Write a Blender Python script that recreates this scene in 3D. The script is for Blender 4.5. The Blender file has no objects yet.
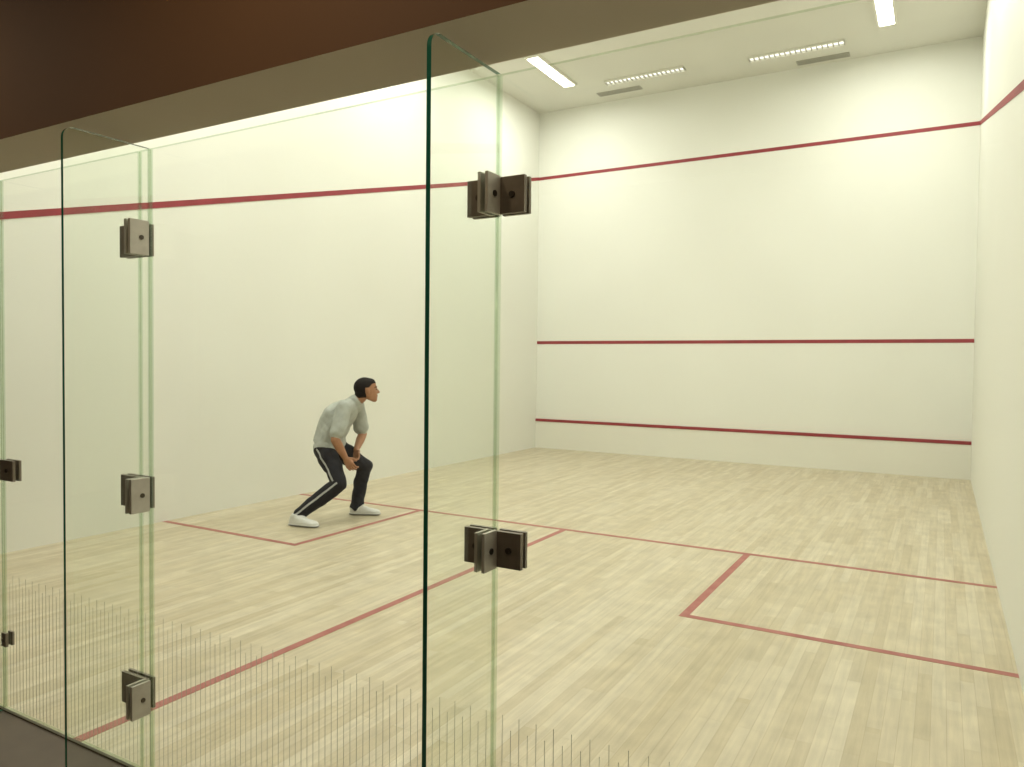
import bpy, bmesh, math, random
from mathutils import Vector, Matrix, noise
import numpy as np
random.seed(3)
S=bpy.context.scene
S.view_settings.view_transform='Standard'
S.view_settings.look='None'
W,D,H=6.4,9.75,5.7
# ---------------------------------------------------------------- materials
def mat(name,col,rough=.6,metal=0,spec=.5,emis=None,es=0):
    m=bpy.data.materials.new(name);m.use_nodes=True
    b=m.node_tree.nodes['Principled BSDF']
    b.inputs['Base Color'].default_value=(*col,1);b.inputs['Roughness'].default_value=rough
    b.inputs['Metallic'].default_value=metal;b.inputs['Specular IOR Level'].default_value=spec
    if emis:
        b.inputs['Emission Color'].default_value=(*emis,1);b.inputs['Emission Strength'].default_value=es
        m.cycles.emission_sampling='NONE'
    return m
def noisy(m,c1,c2,scale=3,bump=0,detail=4,bscale=None):
    nt=m.node_tree;b=nt.nodes['Principled BSDF']
    g=nt.nodes.new('ShaderNodeNewGeometry')
    n=nt.nodes.new('ShaderNodeTexNoise');n.inputs['Scale'].default_value=scale;n.inputs['Detail'].default_value=detail
    r=nt.nodes.new('ShaderNodeMapRange');r.inputs[1].default_value=.3;r.inputs[2].default_value=.7
    mx=nt.nodes.new('ShaderNodeMix');mx.data_type='RGBA';mx.inputs[6].default_value=(*c1,1);mx.inputs[7].default_value=(*c2,1)
    L=nt.links;L.new(g.outputs['Position'],n.inputs['Vector']);L.new(n.outputs[0],r.inputs[0]);L.new(r.outputs[0],mx.inputs[0]);L.new(mx.outputs[2],b.inputs['Base Color'])
    if bump:
        n2=nt.nodes.new('ShaderNodeTexNoise');n2.inputs['Scale'].default_value=bscale or scale*8
        bp=nt.nodes.new('ShaderNodeBump');bp.inputs['Strength'].default_value=bump;bp.inputs['Distance'].default_value=.003
        L.new(g.outputs['Position'],n2.inputs['Vector']);L.new(n2.outputs[0],bp.inputs['Height']);L.new(bp.outputs[0],b.inputs['Normal'])
    return m
M_wall=noisy(mat('plaster_cream',(.84,.83,.75),.6,spec=.2),(.84,.842,.765),(.82,.82,.742),1.2,.05,3,60)
M_ceil=noisy(mat('ceiling_paint',(.8,.8,.7),.9,spec=.2),(.76,.755,.68),(.73,.725,.65),1.5)
M_tin=noisy(mat('tin_board',(.82,.8,.65),.5,spec=.3),(.82,.81,.71),(.80,.785,.69),2)
M_red=noisy(mat('red_wall_line',(.38,.045,.05),.6),(.33,.04,.05),(.26,.035,.04),6)
M_fred=noisy(mat('red_floor_line',(.45,.17,.13),.5),(.33,.09,.075),(.42,.155,.125),9)
M_soff=noisy(mat('soffit_beige',(.5,.42,.28),.8),(.60,.52,.40),(.55,.475,.36),1)
M_brown=noisy(mat('beam_brown',(.12,.05,.015),.75),(.155,.075,.028),(.13,.062,.023),1)
M_lobf=noisy(mat('lobby_floor',(.12,.09,.06),.6),(.15,.12,.09),(.12,.095,.07),5)
M_lobw=noisy(mat('lobby_wall',(.2,.13,.07),.8),(.2,.13,.07),(.17,.11,.06),1)
M_steel=noisy(mat('brushed_steel',(.4,.36,.3),.45,.3),(.58,.55,.48),(.50,.47,.41),30)
M_steel_refl=noisy(mat('brushed_steel_lobby_reflection',(.2,.15,.1),.45,.3),(.25,.21,.165),(.20,.165,.13),30)  # same steel, with the dark lobby's reflection painted into the colour
M_bolt=mat('bolt_metal',(.1,.085,.07),.35,.9)
M_lamp=mat('lamp_diffuser',(1,1,1),.5,emis=(1,.99,.93),es=9)
M_white=mat('fixture_white',(.8,.79,.7),.5)
M_grille=mat('vent_grille',(.42,.41,.35),.6)
M_slot=mat('vent_slot',(.2,.2,.165),.8)
M_frit=mat('frit_line',(.50,.49,.41),.8)
# wood
def wood():
    m=mat('maple_strip_floor',(.6,.5,.3),.40,spec=.4);nt=m.node_tree;L=nt.links;b=nt.nodes['Principled BSDF']
    g=nt.nodes.new('ShaderNodeNewGeometry')
    mp=nt.nodes.new('ShaderNodeMapping');mp.inputs['Rotation'].default_value=(0,0,math.pi/2)
    L.new(g.outputs['Position'],mp.inputs['Vector'])
    def brick(w,h,off,c1,c2,mort):
        k=nt.nodes.new('ShaderNodeTexBrick');k.inputs['Scale'].default_value=1;k.inputs['Brick Width'].default_value=w;k.inputs['Row Height'].default_value=h
        k.inputs['Mortar Size'].default_value=mort;k.inputs['Mortar Smooth'].default_value=.3;k.offset=off;k.offset_frequency=3
        k.inputs['Color1'].default_value=(*c1,1);k.inputs['Color2'].default_value=(*c2,1);k.inputs['Mortar'].default_value=(.44,.37,.24,1)
        L.new(mp.outputs[0],k.inputs['Vector']);return k
    k=brick(.72,.057,.37,(.650,.585,.435),(.56,.49,.335),.0009)
    k2=brick(1.03,.057,.61,(1,1,1),(.90,.875,.82),0.)
    mu=nt.nodes.new('ShaderNodeMix');mu.data_type='RGBA';mu.blend_type='MULTIPLY';mu.inputs[0].default_value=.75
    L.new(k.outputs[0],mu.inputs[6]);L.new(k2.outputs[0],mu.inputs[7])
    mp2=nt.nodes.new('ShaderNodeMapping');mp2.inputs['Scale'].default_value=(28,1.6,1);L.new(g.outputs['Position'],mp2.inputs['Vector'])
    n=nt.nodes.new('ShaderNodeTexNoise');n.inputs['Scale'].default_value=1.5;n.inputs['Detail'].default_value=6;L.new(mp2.outputs[0],n.inputs['Vector'])
    r=nt.nodes.new('ShaderNodeMapRange');r.inputs[1].default_value=.3;r.inputs[2].default_value=.7;r.inputs[3].default_value=.87;r.inputs[4].default_value=1.07;L.new(n.outputs[0],r.inputs[0])
    n3=nt.nodes.new('ShaderNodeTexNoise');n3.inputs['Scale'].default_value=7;n3.inputs['Detail'].default_value=5;L.new(g.outputs['Position'],n3.inputs['Vector'])
    r3=nt.nodes.new('ShaderNodeMapRange');r3.inputs[1].default_value=.3;r3.inputs[2].default_value=.7;r3.inputs[3].default_value=.90;r3.inputs[4].default_value=1.06;L.new(n3.outputs[0],r3.inputs[0])
    mm=nt.nodes.new('ShaderNodeMath');mm.operation='MULTIPLY';L.new(r.outputs[0],mm.inputs[0]);L.new(r3.outputs[0],mm.inputs[1])
    vm=nt.nodes.new('ShaderNodeVectorMath');vm.operation='SCALE';L.new(mu.outputs[2],vm.inputs[0]);L.new(mm.outputs[0],vm.inputs[3])
    L.new(vm.outputs[0],b.inputs['Base Color'])
    return m
M_wood=wood()
def glassmat(name,tint,f0=.03):
    m=bpy.data.materials.new(name);m.use_nodes=True;nt=m.node_tree;nt.nodes.clear();L=nt.links
    o=nt.nodes.new('ShaderNodeOutputMaterial');t=nt.nodes.new('ShaderNodeBsdfTransparent');t.inputs[0].default_value=(*tint,1)
    g=nt.nodes.new('ShaderNodeBsdfGlossy');g.inputs['Roughness'].default_value=.02;g.inputs[0].default_value=(.9,.95,.9,1)
    ge=nt.nodes.new('ShaderNodeNewGeometry');dp=nt.nodes.new('ShaderNodeVectorMath');dp.operation='DOT_PRODUCT'
    L.new(ge.outputs['Incoming'],dp.inputs[0]);L.new(ge.outputs['Normal'],dp.inputs[1])
    def ma(op,a,b):
        x=nt.nodes.new('ShaderNodeMath');x.operation=op
        for i,v in((0,a),(1,b)):
            if v is None:continue
            if isinstance(v,(int,float)):x.inputs[i].default_value=v
            else:L.new(v,x.inputs[i])
        return x.outputs[0]
    c=ma('ABSOLUTE',dp.outputs['Value'],None);s=ma('SUBTRACT',1.0,c);p=ma('POWER',s,5.0);q=ma('MULTIPLY',p,.75);f=ma('ADD',q,f0)
    mx=nt.nodes.new('ShaderNodeMixShader');L.new(f,mx.inputs[0]);L.new(t.outputs[0],mx.inputs[1]);L.new(g.outputs[0],mx.inputs[2])
    L.new(mx.outputs[0],o.inputs[0]);return m
M_glass=glassmat('clear_glass',(.990,.994,.988))
M_glassf=glassmat('fin_glass',(.968,.982,.96))
M_edge=mat('glass_edge_green',(.016,.15,.095),.15,spec=.8)
M_edge2=glassmat('glass_edge_pale',(.72,.80,.70),.06)
# ---------------------------------------------------------------- helpers
def link(o,parent=None):
    S.collection.objects.link(o)
    if parent: o.parent=parent
    return o
def empty(name,loc=(0,0,0)):
    e=bpy.data.objects.new(name,None);e.location=loc;e.empty_display_size=.1;return link(e)
class MB:
    def __init__(s): s.bm=bmesh.new();s.mats=[]
    def mi(s,m):
        if m not in s.mats:s.mats.append(m)
        return s.mats.index(m)
    def box(s,a,b,m,bev=0,facemat=None):
        a=Vector(a);b=Vector(b);c=(a+b)/2;d=b-a
        r=bmesh.ops.create_cube(s.bm,size=1,matrix=Matrix.Translation(c)@Matrix.Diagonal((*d,1)))
        fs={f for v in r['verts'] for f in v.link_faces}
        for f in fs:
            f.material_index=s.mi(m)
            if facemat:
                f.normal_update();k=facemat(f.normal,f.calc_center_median())
                if k:f.material_index=s.mi(k)
        if bev:
            es={e for v in r['verts'] for e in v.link_edges}
            bmesh.ops.bevel(s.bm,geom=list(es),offset=bev,segments=2,affect='EDGES',profile=.5)
    def cyl(s,c,axis,r,h,m,seg=20):
        q=Vector((0,0,1)).rotation_difference(Vector(axis)).to_matrix().to_4x4()
        g=bmesh.ops.create_cone(s.bm,cap_ends=True,segments=seg,radius1=r,radius2=r*.9,depth=h,matrix=Matrix.Translation(c)@q)
        for f in {f for v in g['verts'] for f in v.link_faces}: f.material_index=s.mi(m)
    def done(s,name,parent=None):
        me=bpy.data.meshes.new(name);s.bm.normal_update();s.bm.to_mesh(me);s.bm.free()
        for m in s.mats: me.materials.append(m)
        return link(bpy.data.objects.new(name,me),parent)
def box(name,a,b,m,bev=0,fm=None,parent=None):
    k=MB();k.box(a,b,m,bev,fm);return k.done(name,parent)
# ---------------------------------------------------------------- room
box('floor',(0,0,-.1),(W,D,0),M_wood)
wl_=box('wall_left',(-.2,-.25,-.1),(0,D+.2,H+.2),M_wall)
wr_=box('wall_right',(W,-.25,-.1),(W+.2,D+.2,H+.2),M_wall)
wf_=box('wall_front',(0,D,-.1),(W,D+.2,H+.2),M_wall)
box('ceiling',(0,0,H),(W,D,H+.2),M_ceil)
box('wall_back',(0,-.25,2.222),(W,0,H+.2),M_wall,fm=lambda n,c:M_soff if n.z<-.5 else (M_brown if n.y<-.5 else None))
box('floor_lobby',(-2,-4.5,-.12),(W+2,-.012,-.004),M_lobf)
box('wall_lobby_rear',(-2,-4.7,-.1),(W+2,-4.5,3.2),M_lobw)
box('wall_lobby_left',(-2.2,-4.7,-.1),(-2,-.25,3.2),M_lobw)
box('wall_lobby_right',(W+2,-4.7,-.1),(W+2.2,-.25,3.2),M_lobw)
box('ceiling_lobby',(-2,-4.5,3.0),(W+2,-.25,3.2),M_brown)
box('wall_lobby_front_left',(-2,-.45,-.1),(-.2,-.25,3.2),M_lobw)
box('wall_lobby_front_right',(W+.2,-.45,-.1),(W+2,-.25,3.2),M_lobw)
box('trim_threshold',(0,-.012,-.1),(W,0.0,.002),mat('threshold_dark',(.12,.10,.07),.5))
# tin and front-wall lines
box('tin_board',(0,D-.025,0.0),(W,D,.455),M_tin,parent=wf_)
box('tin_line',(0,D-.034,.455),(W,D,.50),M_red,.004,parent=wf_)
box('service_line',(0,D-.004,1.78),(W,D,1.83),M_red,parent=wf_)
box('out_line_front',(0,D-.004,4.57),(W,D,4.62),M_red,parent=wf_)
def slope(name,x0,x1,par):
    k=MB();pts=[(0,2.16),(D,4.57),(D,4.625),(0,2.215)]
    a=[k.bm.verts.new((x0,y,z)) for y,z in pts];b=[k.bm.verts.new((x1,y,z)) for y,z in pts]
    k.mi(M_red);k.bm.faces.new(a);k.bm.faces.new(b[::-1])
    for i in range(4):k.bm.faces.new([a[i],b[i],b[(i+1)%4],a[(i+1)%4]])
    bmesh.ops.recalc_face_normals(k.bm,faces=k.bm.faces);k.done(name,par)
slope('out_line',0,.004,wl_);slope('out_line',W-.004,W,wr_)
# floor lines (one painted marking)
k=MB();z0,z1=-.001,.0015
k.box((0,4.26,z0),(W,4.31,z1),M_fred)
k.box((3.175,0,z0),(3.225,4.26,z1),M_fred)
for xa,xb,vx in ((0,1.6,1.6),(4.8,6.4,4.75)):
    k.box((min(xa,vx),2.61,z0),(max(xb,vx+.05) if xa==0 else xb,2.66,z1),M_fred)
    k.box((vx,2.66,z0),(vx+.05,4.26,z1),M_fred)
k.done('court_floor_lines')
# ---------------------------------------------------------------- glass back wall
X1,X2,X3=5.07,3.668,2.69
def pane(name,x0,x1):
    k=MB();k.box((x0,-.006,.006),(x1,.006,2.19),M_glass,0,lambda n,c:M_edge2 if abs(n.y)<.5 else None)
    return k.done(name)
pane('glass_panel',X1+.004,6.395);pane('glass_panel',X2+.004,X1-.004)
pane('glass_panel',.005,X3-.006);pane('glass_panel',3.612,X2-.004)
door=empty('glass_door')
k=MB();k.box((X3+.006,-.006,.008),(3.604,.006,2.19),M_glass,0,lambda n,c:M_edge2 if abs(n.y)<.5 else None);k.done('door_pane',door)
def fin(x):
    k=MB();r=.035;y0,y1,zt=-.30,-.008,2.19;t=.006
    prof=[(y0,0),(y1,0),(y1,zt)]+[(y0+r-r*math.sin(a),zt-r+r*math.cos(a)) for a in [i*math.pi/2/6 for i in range(7)]]
    A=[k.bm.verts.new((x-t,y,z)) for y,z in prof];B=[k.bm.verts.new((x+t,y,z)) for y,z in prof]
    for m in(M_glassf,M_edge,M_edge2):k.mi(m)
    k.bm.faces.new(A);k.bm.faces.new(B[::-1])
    n=len(prof)
    for i in range(n):
        f=k.bm.faces.new([A[i],B[i],B[(i+1)%n],A[(i+1)%n]]);f.material_index=2 if i==1 else 1
    bmesh.ops.recalc_face_normals(k.bm,faces=k.bm.faces)
    return k.done('glass_fin')
for x in(X1,X2,X3):fin(x)
def clamp(x,z,h,finp=True,left=True,right=True,wl=.084,t=.011,fd=.078):
    e=empty('glass_clamp',(x,0,z));hh=h/2
    k=MB()
    for sx in(-1,1):
        if finp:
            a=sx*.0062;b=sx*(.0062+t)
            k.box((min(a,b),-fd,-hh),(max(a,b),-.0185,hh),M_steel,.0012)
            k.cyl((b,-.047,0),(sx,0,0),.0085,.006,M_bolt)
        if (sx<0 and left) or (sx>0 and right):
            a=sx*.0062;b=sx*wl
            k.box((min(a,b),-.0185,-hh*.94),(max(a,b),-.0065,hh*.94),M_steel_refl,.0012)
            k.box((min(a,b),.0073,-hh*.94),(max(a,b),.0165,hh*.94),M_steel_refl,.0012)
            k.cyl((sx*wl*.58,-.020,0),(0,-1,0),.0085,.006,M_bolt)
    k.done('clamp_plates',e)
for z in(1.885,.998,.28):clamp(X1,z,.098,t=.009)
for z in(1.88,1.0,.29):clamp(X2,z,.118,right=False,wl=.15,fd=.088)
clamp(X3,1.005,.09,wl=.105,finp=False,left=False);clamp(X3,.30,.06,wl=.04,finp=False,left=False)
# frit pattern of fine vertical lines along the foot of the glass
k=MB();x=.02;i=0
while x<6.39:
    if not any(abs(x-g)<.012 for g in(X1,X2,3.608,X3)):
        k.box((x-.0006,.0062,.01),(x+.0006,.0070,.565 if i%2 else .53),M_frit)
    x+=.0245;i+=1
k.done('glass_safety_frit')
# ---------------------------------------------------------------- ceiling fixtures
def lamp(x,y,w,l,parentname='ceiling_light_fixture',power=55):
    e=empty(parentname,(x,y,H))
    k=MB()
    for a,b in(((-w/2-.03,-l/2-.03),(-w/2,l/2+.03)),((w/2,-l/2-.03),(w/2+.03,l/2+.03)),((-w/2,-l/2-.03),(w/2,-l/2)),((-w/2,l/2),(w/2,l/2+.03))):
        k.box((a[0],a[1],-.03),(b[0],b[1],0),M_white)
    k.done('housing',e)
    box('diffuser',(-w/2,-l/2,-.018),(w/2,l/2,-.001),M_lamp,parent=e)
    ld=bpy.data.lights.new('tube_light','AREA');ld.shape='RECTANGLE';ld.size=w*.95;ld.size_y=l*.97;ld.energy=power;ld.color=(.985,1,.925)
    lo=bpy.data.objects.new('tube_light',ld);lo.location=(0,0,-.022);link(lo,e)
for y in(8.17,5.6,3.1,1.0):
    for x in(1.03,5.36):
        lamp(x,y,.17,1.2,power=39.5)
M_glow=mat('louvre_glow',(1,1,1),emis=(1,.99,.93),es=1.3)
def louvre(x0,x1,y):
    e=empty('louvred_ceiling_light',((x0+x1)/2,y,H));l=x1-x0;w=.16;k=MB()
    k.box((-l/2,-w/2,-.03),(l/2,-w/2+.015,0),M_white);k.box((-l/2,w/2-.015,-.03),(l/2,w/2,0),M_white)
    n=18
    for i in range(n+1):
        xx=-l/2+l*i/n;k.box((xx-.006,-w/2+.015,-.028),(xx+.006,w/2-.015,-.004),M_grille)
    k.done('louvre_frame',e)
    box('tube',(-l/2+.01,-.06,-.004),(l/2-.01,.06,-.001),M_glow,parent=e)
louvre(1.55,2.75,8.95);louvre(3.63,4.84,9.08)
def vent(x0,x1,y):
    k=MB();w=.15
    k.box((x0,y-w/2,H-.012),(x1,y+w/2,H),M_grille,.002)
    for i in range(5):
        yy=y-w/2+.02+i*.027;k.box((x0+.02,yy,H-.0135),(x1-.02,yy+.004,H-.011),M_slot)
    k.done('air_vent')
vent(1.24,1.95,9.38);vent(4.18,4.86,9.55)
# added fill lamps in the lobby, out of view, to brighten the brown beam
def lobfill(x,y,p):
    e=empty('added_lobby_fill',(x,y,3.0));k=MB();k.cyl((0,0,-.01),(0,0,-1),.09,.02,M_white,32);k.done('fill_bezel',e)
    ld=bpy.data.lights.new('fill_lamp','AREA');ld.shape='DISK';ld.size=.15;ld.energy=p;ld.color=(1,.8,.55)
    lo=bpy.data.objects.new('fill_lamp',ld);lo.location=(0,0,-.025);link(lo,e)
for x in(.4,2.5,4.6,6.2):lobfill(x,-1.0,8)
# ---------------------------------------------------------------- squash player
def V(*a):return Vector(a)
els=[]
bmP=bmesh.new()
def sphere_pts(c,r,rot,n):
    bm=bmesh.new();bmesh.ops.create_icosphere(bm,subdivisions=n,radius=1)
    M=Matrix.Translation(c)@rot.to_4x4()@Matrix.Diagonal((*r,1))
    p=[M@v.co for v in bm.verts];bm.free();return p
def hull(sph):
    pts=[]
    for s in sph:
        c,r=s[0],s[1];rot=s[2] if len(s)>2 else Matrix.Identity(3)
        rr=r if isinstance(r,(tuple,list)) else (r,r,r)
        pts+=sphere_pts(c,rr,rot,3 if max(rr)>.03 else 2)
    bm=bmesh.new()
    for p in pts:bm.verts.new(p)
    bmesh.ops.convex_hull(bm,input=bm.verts[:])
    mp={}
    for f in bm.faces:
        vs=[]
        for v in f.verts:
            if v not in mp:mp[v]=bmP.verts.new(v.co)
            vs.append(mp[v])
        bmP.faces.new(vs)
    bm.free()
def cap(p1,r1,p2,r2,label):
    hull([(p1,r1),(p2,r2)]);els.append((p1,r1,p2,r2,label))
aR=V(-.299,-.24,.10);kR=V(.057,-.235,.375);hR=V(-.115,-.09,.66)
aL=V(.115,.24,.10);kL=V(.185,.26,.455);hL=V(-.06,.085,.66)
sR=V(.075,-.17,1.035);sL=V(.125,.17,1.035)
eR=V(.02,-.26,.765);wR=V(.095,-.20,.60)
eL=V(.165,.22,.77);wL=V(.145,.03,.645)
hc=V(.247,.01,1.188)
PANTS,SHIRT,SKIN,HAIR,SHOE,SOLE,STRIPE,EYE,LIP,DARK=range(10)
lean=Matrix.Rotation(math.radians(28),3,'Y')
for h,kn,a in((hR,kR,aR),(hL,kL,aL)):
    m=h.lerp(kn,.5);cap(h,.098,m+V(0,0,-.005),.088,PANTS);cap(m,.088,kn,.068,PANTS)
    c=kn.lerp(a,.35)+(V(-.02,0,-.01));cap(kn,.068,c,.066,PANTS);cap(c,.066,a,.058,PANTS)
    cap(a,.058,a+V(-.01,0,-.03),.061,PANTS)
hull([(hR+V(0,0,.02),.10),(hL+V(0,0,.02),.10),(V(-.085,0,.73),(.115,.15,.10),lean)])
els.append((hR,.10,hL,.10,PANTS))
# torso (loose polo, hem hangs lower at the back)
hull([(V(-.115,0,.690),(.145,.178,.035),lean),(V(-.075,0,.82),(.135,.165,.09),lean)])
hull([(V(-.075,0,.82),(.135,.165,.09),lean),(V(-.01,0,.96),(.142,.175,.10),lean)])
hull([(V(-.01,0,.96),(.142,.175,.10),lean),(V(.07,0,1.035),(.10,.155,.06),lean)])
els+= [(V(-.11,-.04,.73),.15,V(0,-.04,.97),.15,SHIRT),(V(-.11,.04,.73),.15,V(0,.04,.97),.15,SHIRT),(V(0,0,.97),.14,V(.08,0,1.04),.10,SHIRT)]
hull([(sR,.064),(sL,.064),(V(.10,0,1.05),.075)]);els.append((sR,.064,sL,.064,SHIRT))
for s,e,w in((sR,eR,wR),(sL,eL,wL)):
    q=s.lerp(e,.76);cap(s,.070,q,.070,SHIRT)
    cap(s.lerp(e,.6),.046,e,.041,SKIN);f=e.lerp(w,.35);cap(e,.040,f,.041,SKIN);cap(f,.041,w,.027,SKIN)
cap(V(.105,0,1.06),.058,V(.19,.005,1.135),.056,SKIN)
cap(V(.10,0,1.055),.076,V(.140,0,1.094),.068,SHIRT)
fw=V(.94,.33,.08).normalized();sd=V(0,0,1).cross(fw).normalized();up=fw.cross(sd).normalized()
HR=Matrix((fw,sd,up)).transposed()
def hp(x,y,z):return hc+HR@V(x,y,z)
hull([(hp(-.012,0,.022),(.098,.077,.094),HR)])
hull([(hp(.01,0,.0),(.082,.068,.07),HR),(hp(.060,0,-.086),(.026,.026,.020),HR),(hp(.01,.035,-.05),.03),(hp(.01,-.035,-.05),.03)])
hull([(hp(.082,0,.022),.008),(hp(.106,0,-.018),.0105),(hp(.095,.009,-.022),.008),(hp(.095,-.009,-.022),.008)])
hull([(hp(.078,.03,.034),.012),(hp(.078,-.03,.034),.012),(hp(.086,0,.034),.009)])
hull([(hp(.083,.014,-.048),.0075),(hp(.083,-.014,-.048),.0075),(hp(.088,0,-.046),.007)])
hull([(hp(.080,.012,-.058),.007),(hp(.080,-.012,-.058),.007),(hp(.085,0,-.059),.0075)])
for sg in(-1,1):
    hull([(hp(-.005,sg*.078,.012),(.018,.009,.026),HR),(hp(.0,sg*.074,-.014),(.010,.007,.012),HR)])
hull([(hp(-.022,0,.038),(.100,.083,.092),HR),(hp(.03,0,.062),(.055,.06,.055),HR)])
hull([(hp(-.055,0,-.01),(.058,.068,.06),HR)])
els.append((hp(-.02,0,.01),.10,hp(.03,0,-.02),.08,99))
els.append((hp(.03,0,-.06),.05,hp(.06,0,-.08),.03,99))
def hand(w,d,n,s):
    d=d.normalized();s=(s-d*s.dot(d)).normalized();n=d.cross(s)*(1 if d.cross(s).dot(n)>0 else -1)
    k=[w+d*.085+s*o for o in(.030,.010,-.010,-.030)]
    hull([(w,.021),(w+d*.03+s*.02,.016),(w+d*.03-s*.02,.016)]+[(p,.0125) for p in(k[0],k[3])])
    els.append((w,.03,w+d*.08,.035,SKIN))
    ln=(.072,.082,.076,.060)
    for i,p in enumerate(k):
        q=p;a=.30+.08*i;Ls=(ln[i]*.45,ln[i]*.32,ln[i]*.25);r=.0092
        for j,l in enumerate(Ls):
            dd=d*math.cos(a)+n*math.sin(a)+s*(1.5-i)*.08;q2=q+dd*l;cap(q,r,q2,r-.0006,SKIN);q=q2;a+=.6;r-=.0006
    q=w+d*.022+s*.022;t1=q+(d*.6+s*.75+n*.35).normalized()*.042;t2=t1+(d*.85+s*.2+n*.5).normalized()*.032
    cap(q,.0135,t1,.0115,SKIN);cap(t1,.0115,t2,.0095,SKIN)
hand(wR,V(.50,-.05,-.75),V(.1,.9,.1),V(.8,-.1,.5))
hand(wL,V(.15,-.55,-.75),V(-.8,-.3,0),V(.7,-.4,.4))
def shoe(heel,toe,ank):
    d=(toe-heel);d.z=0;d.normalize();t=V(-d.y,d.x,0)
    rot=Matrix((d,t,V(0,0,1))).transposed()
    P=lambda a,b,c:heel+d*a+t*b+V(0,0,c)
    hull([(P(.035,0,.035),(.038,.038,.036),rot),(P(.05,0,.075),(.045,.036,.03),rot),(P(.15,0,.045),(.04,.042,.04),rot)])
    hull([(P(.12,0,.04),(.05,.044,.045),rot),(P(.235,.004,.028),(.055,.046,.030),rot)])
    hull([(P(.035,0,.014),(.045,.043,.014),rot),(P(.24,.004,.014),(.058,.051,.014),rot)])
    hull([(P(.06,0,.085),.04),(ank,.035)])
    els.append((P(.02,0,.03),.045,P(.25,0,.03),.045,SHOE));els.append((P(.05,0,.06),.05,P(.12,0,.055),.045,SHOE))
shoe(V(-.385,-.25,0),V(-.12,-.34,0),aR);shoe(V(.045,.235,0),V(.33,.22,0),aL)
bmesh.ops.recalc_face_normals(bmP,faces=bmP.faces)
me=bpy.data.meshes.new('tmp');bmP.to_mesh(me);bmP.free()
ob=link(bpy.data.objects.new('squash_player_src',me))
md=ob.modifiers.new('r','REMESH');md.mode='VOXEL';md.voxel_size=.004
sm=ob.modifiers.new('s','SMOOTH');sm.factor=.5;sm.iterations=3
dg=bpy.context.evaluated_depsgraph_get();me2=bpy.data.meshes.new_from_object(ob.evaluated_get(dg));bpy.data.objects.remove(ob)
n=len(me2.vertices);co=np.zeros(n*3);me2.vertices.foreach_get('co',co);co=co.reshape(-1,3)
nr=np.zeros(n*3);me2.vertices.foreach_get('normal',nr);nr=nr.reshape(-1,3)
def lab(co):
    best=np.full(len(co),9.);L=np.zeros(len(co),int)
    for p1,r1,p2,r2,l in els:
        a=np.array(p1);b=np.array(p2);ab=b-a;t=np.clip(((co-a)@ab)/max(ab@ab,1e-9),0,1)
        d=np.linalg.norm(co-(a+t[:,None]*ab),axis=1)-(r1+(r2-r1)*t)
        mk=d<best;best[mk]=d[mk];L[mk]=l
    return L
lv=lab(co)
out=co.copy()
for i in range(n):
    p=co[i]
    if lv[i] in(PANTS,SHIRT):
        x,y,z=p;u=x*.7+z*.7;v=-x*.7+z*.7
        f=noise.noise(Vector((u*5,y*7,v*15)))*.014+noise.noise(Vector((u*26+5,y*14,v*9)))*.005
        out[i]=p+nr[i]*f
out[:,2]=np.maximum(out[:,2],.001)
me2.vertices.foreach_set('co',out.ravel())
nf=len(me2.polygons);fc=np.zeros(nf*3);me2.polygons.foreach_get('center',fc);fc=fc.reshape(-1,3)
fl=lab(fc)
hcn=np.array(hc);rel=fc-hcn;hx=rel@np.array(fw);hy=rel@np.array(sd);hz=rel@np.array(up)
hd=fl==99
fl[hd]=SKIN
hair=hd&((hz>.068)|((hx<.04)&(hz>.03+.9*np.maximum(hx,0)))|((hx<-.02)&(hz>-.055)))
ear=(np.abs(hy)>.068)&(hx>-.028)&(hx<.02)&(hz>-.03)&(hz<.036)
fl[hair&~ear]=HAIR
for sg in(-1,1):
    fl[hd&(hx>.06)&((hy-sg*.031)**2/.0115**2+(hz-.010)**2/.0055**2<1)]=EYE
    fl[hd&(hx>.05)&((hy-sg*.032)**2/.019**2+(hz-.033)**2/.004**2<1)]=HAIR
fl[hd&(hx>.07)&(np.abs(hy)<.022)&(np.abs(hz+.053)<.006)]=LIP
fl[(fl==SHOE)&(fc[:,2]<.018)]=SOLE
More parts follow.
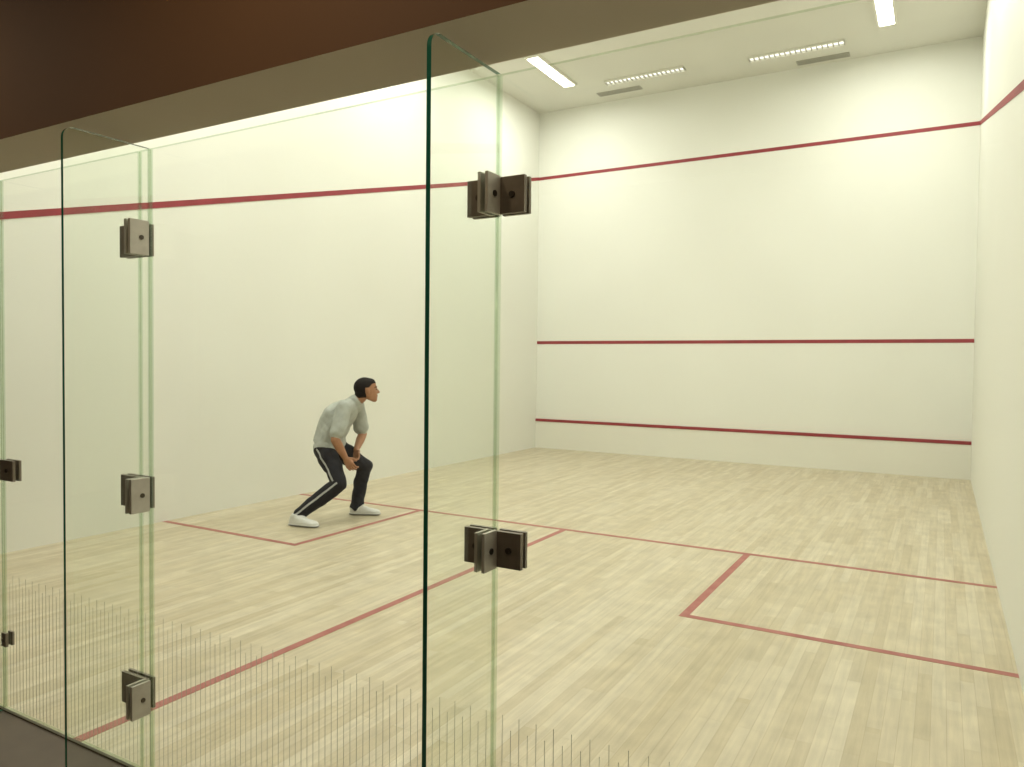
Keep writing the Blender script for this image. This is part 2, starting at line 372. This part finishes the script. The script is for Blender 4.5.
for h,kn,a,o in((hR,kR,aR,V(-.45,-.9,0)),(hL,kL,aL,V(-.2,1,0))):
    for p1,p2,tm in((h,kn,.93),(kn,a,1.05)):
        A=np.array(p1);B=np.array(p2);ab=B-A;t=((fc-A)@ab)/(ab@ab);pr=fc-(A+t[:,None]*ab)
        u=ab/np.linalg.norm(ab);on=np.array(o);on=on-u*(on@u);on/=np.linalg.norm(on);tt=np.cross(u,on)
        m=(fl==PANTS)&(t>.0)&(t<tm)&(pr@on>0)&(np.abs(pr@tt)<.0085)&(np.linalg.norm(pr,axis=1)<.12)
        fl[m]=STRIPE
me2.materials.clear()
for m in(noisy(mat('trousers_black',(.01,.01,.016),.85),(.010,.010,.015),(.016,.016,.022),20),
         noisy(mat('polo_grey',(.52,.54,.49),.9),(.46,.48,.44),(.39,.41,.37),25,.3,4,300),
         noisy(mat('skin',(.42,.21,.11),.5),(.40,.20,.11),(.34,.165,.085),20),
         noisy(mat('hair_black',(.012,.009,.008),.7,spec=.2),(.008,.006,.006),(.014,.010,.009),60,.8,4,200),
         mat('shoe_white',(.74,.74,.70),.5),mat('shoe_sole',(.30,.30,.28),.7),mat('stripe_white',(.42,.42,.40),.8),
         mat('eye_dark',(.02,.015,.01),.2),mat('lips',(.30,.10,.07),.5),mat('dark',(.02,.02,.02),.5)):
    me2.materials.append(m)
me2.polygons.foreach_set('material_index',fl.astype(np.int32));me2.polygons.foreach_set('use_smooth',np.ones(nf,bool))
me2.update()
me2.name='squash_player'
pl=link(bpy.data.objects.new('squash_player',me2));pl.location=(1.267,3.53,0);pl.rotation_euler=(0,0,.5216)
# ---------------------------------------------------------------- world + camera
w=bpy.data.worlds.new('World');S.world=w;w.use_nodes=True;w.node_tree.nodes['Background'].inputs[0].default_value=(.3,.2,.1,1);w.node_tree.nodes['Background'].inputs[1].default_value=.02
yaw,pit,rol=.5216,-.0290,.0105
F=Vector((-math.sin(yaw)*math.cos(pit),math.cos(yaw)*math.cos(pit),math.sin(pit)));R=Vector((math.cos(yaw),math.sin(yaw),0));U=R.cross(F)
R2=R*math.cos(rol)+U*math.sin(rol);U2=U*math.cos(rol)-R*math.sin(rol)
cd=bpy.data.cameras.new('camera');cd.sensor_width=36;cd.lens=748.29/1024*36;cd.clip_start=.05
c=bpy.data.objects.new('camera',cd);link(c)
mt=Matrix((R2,U2,-F)).transposed().to_4x4();mt.translation=(6.0497,-1.6292,1.4711);c.matrix_world=mt
S.camera=c
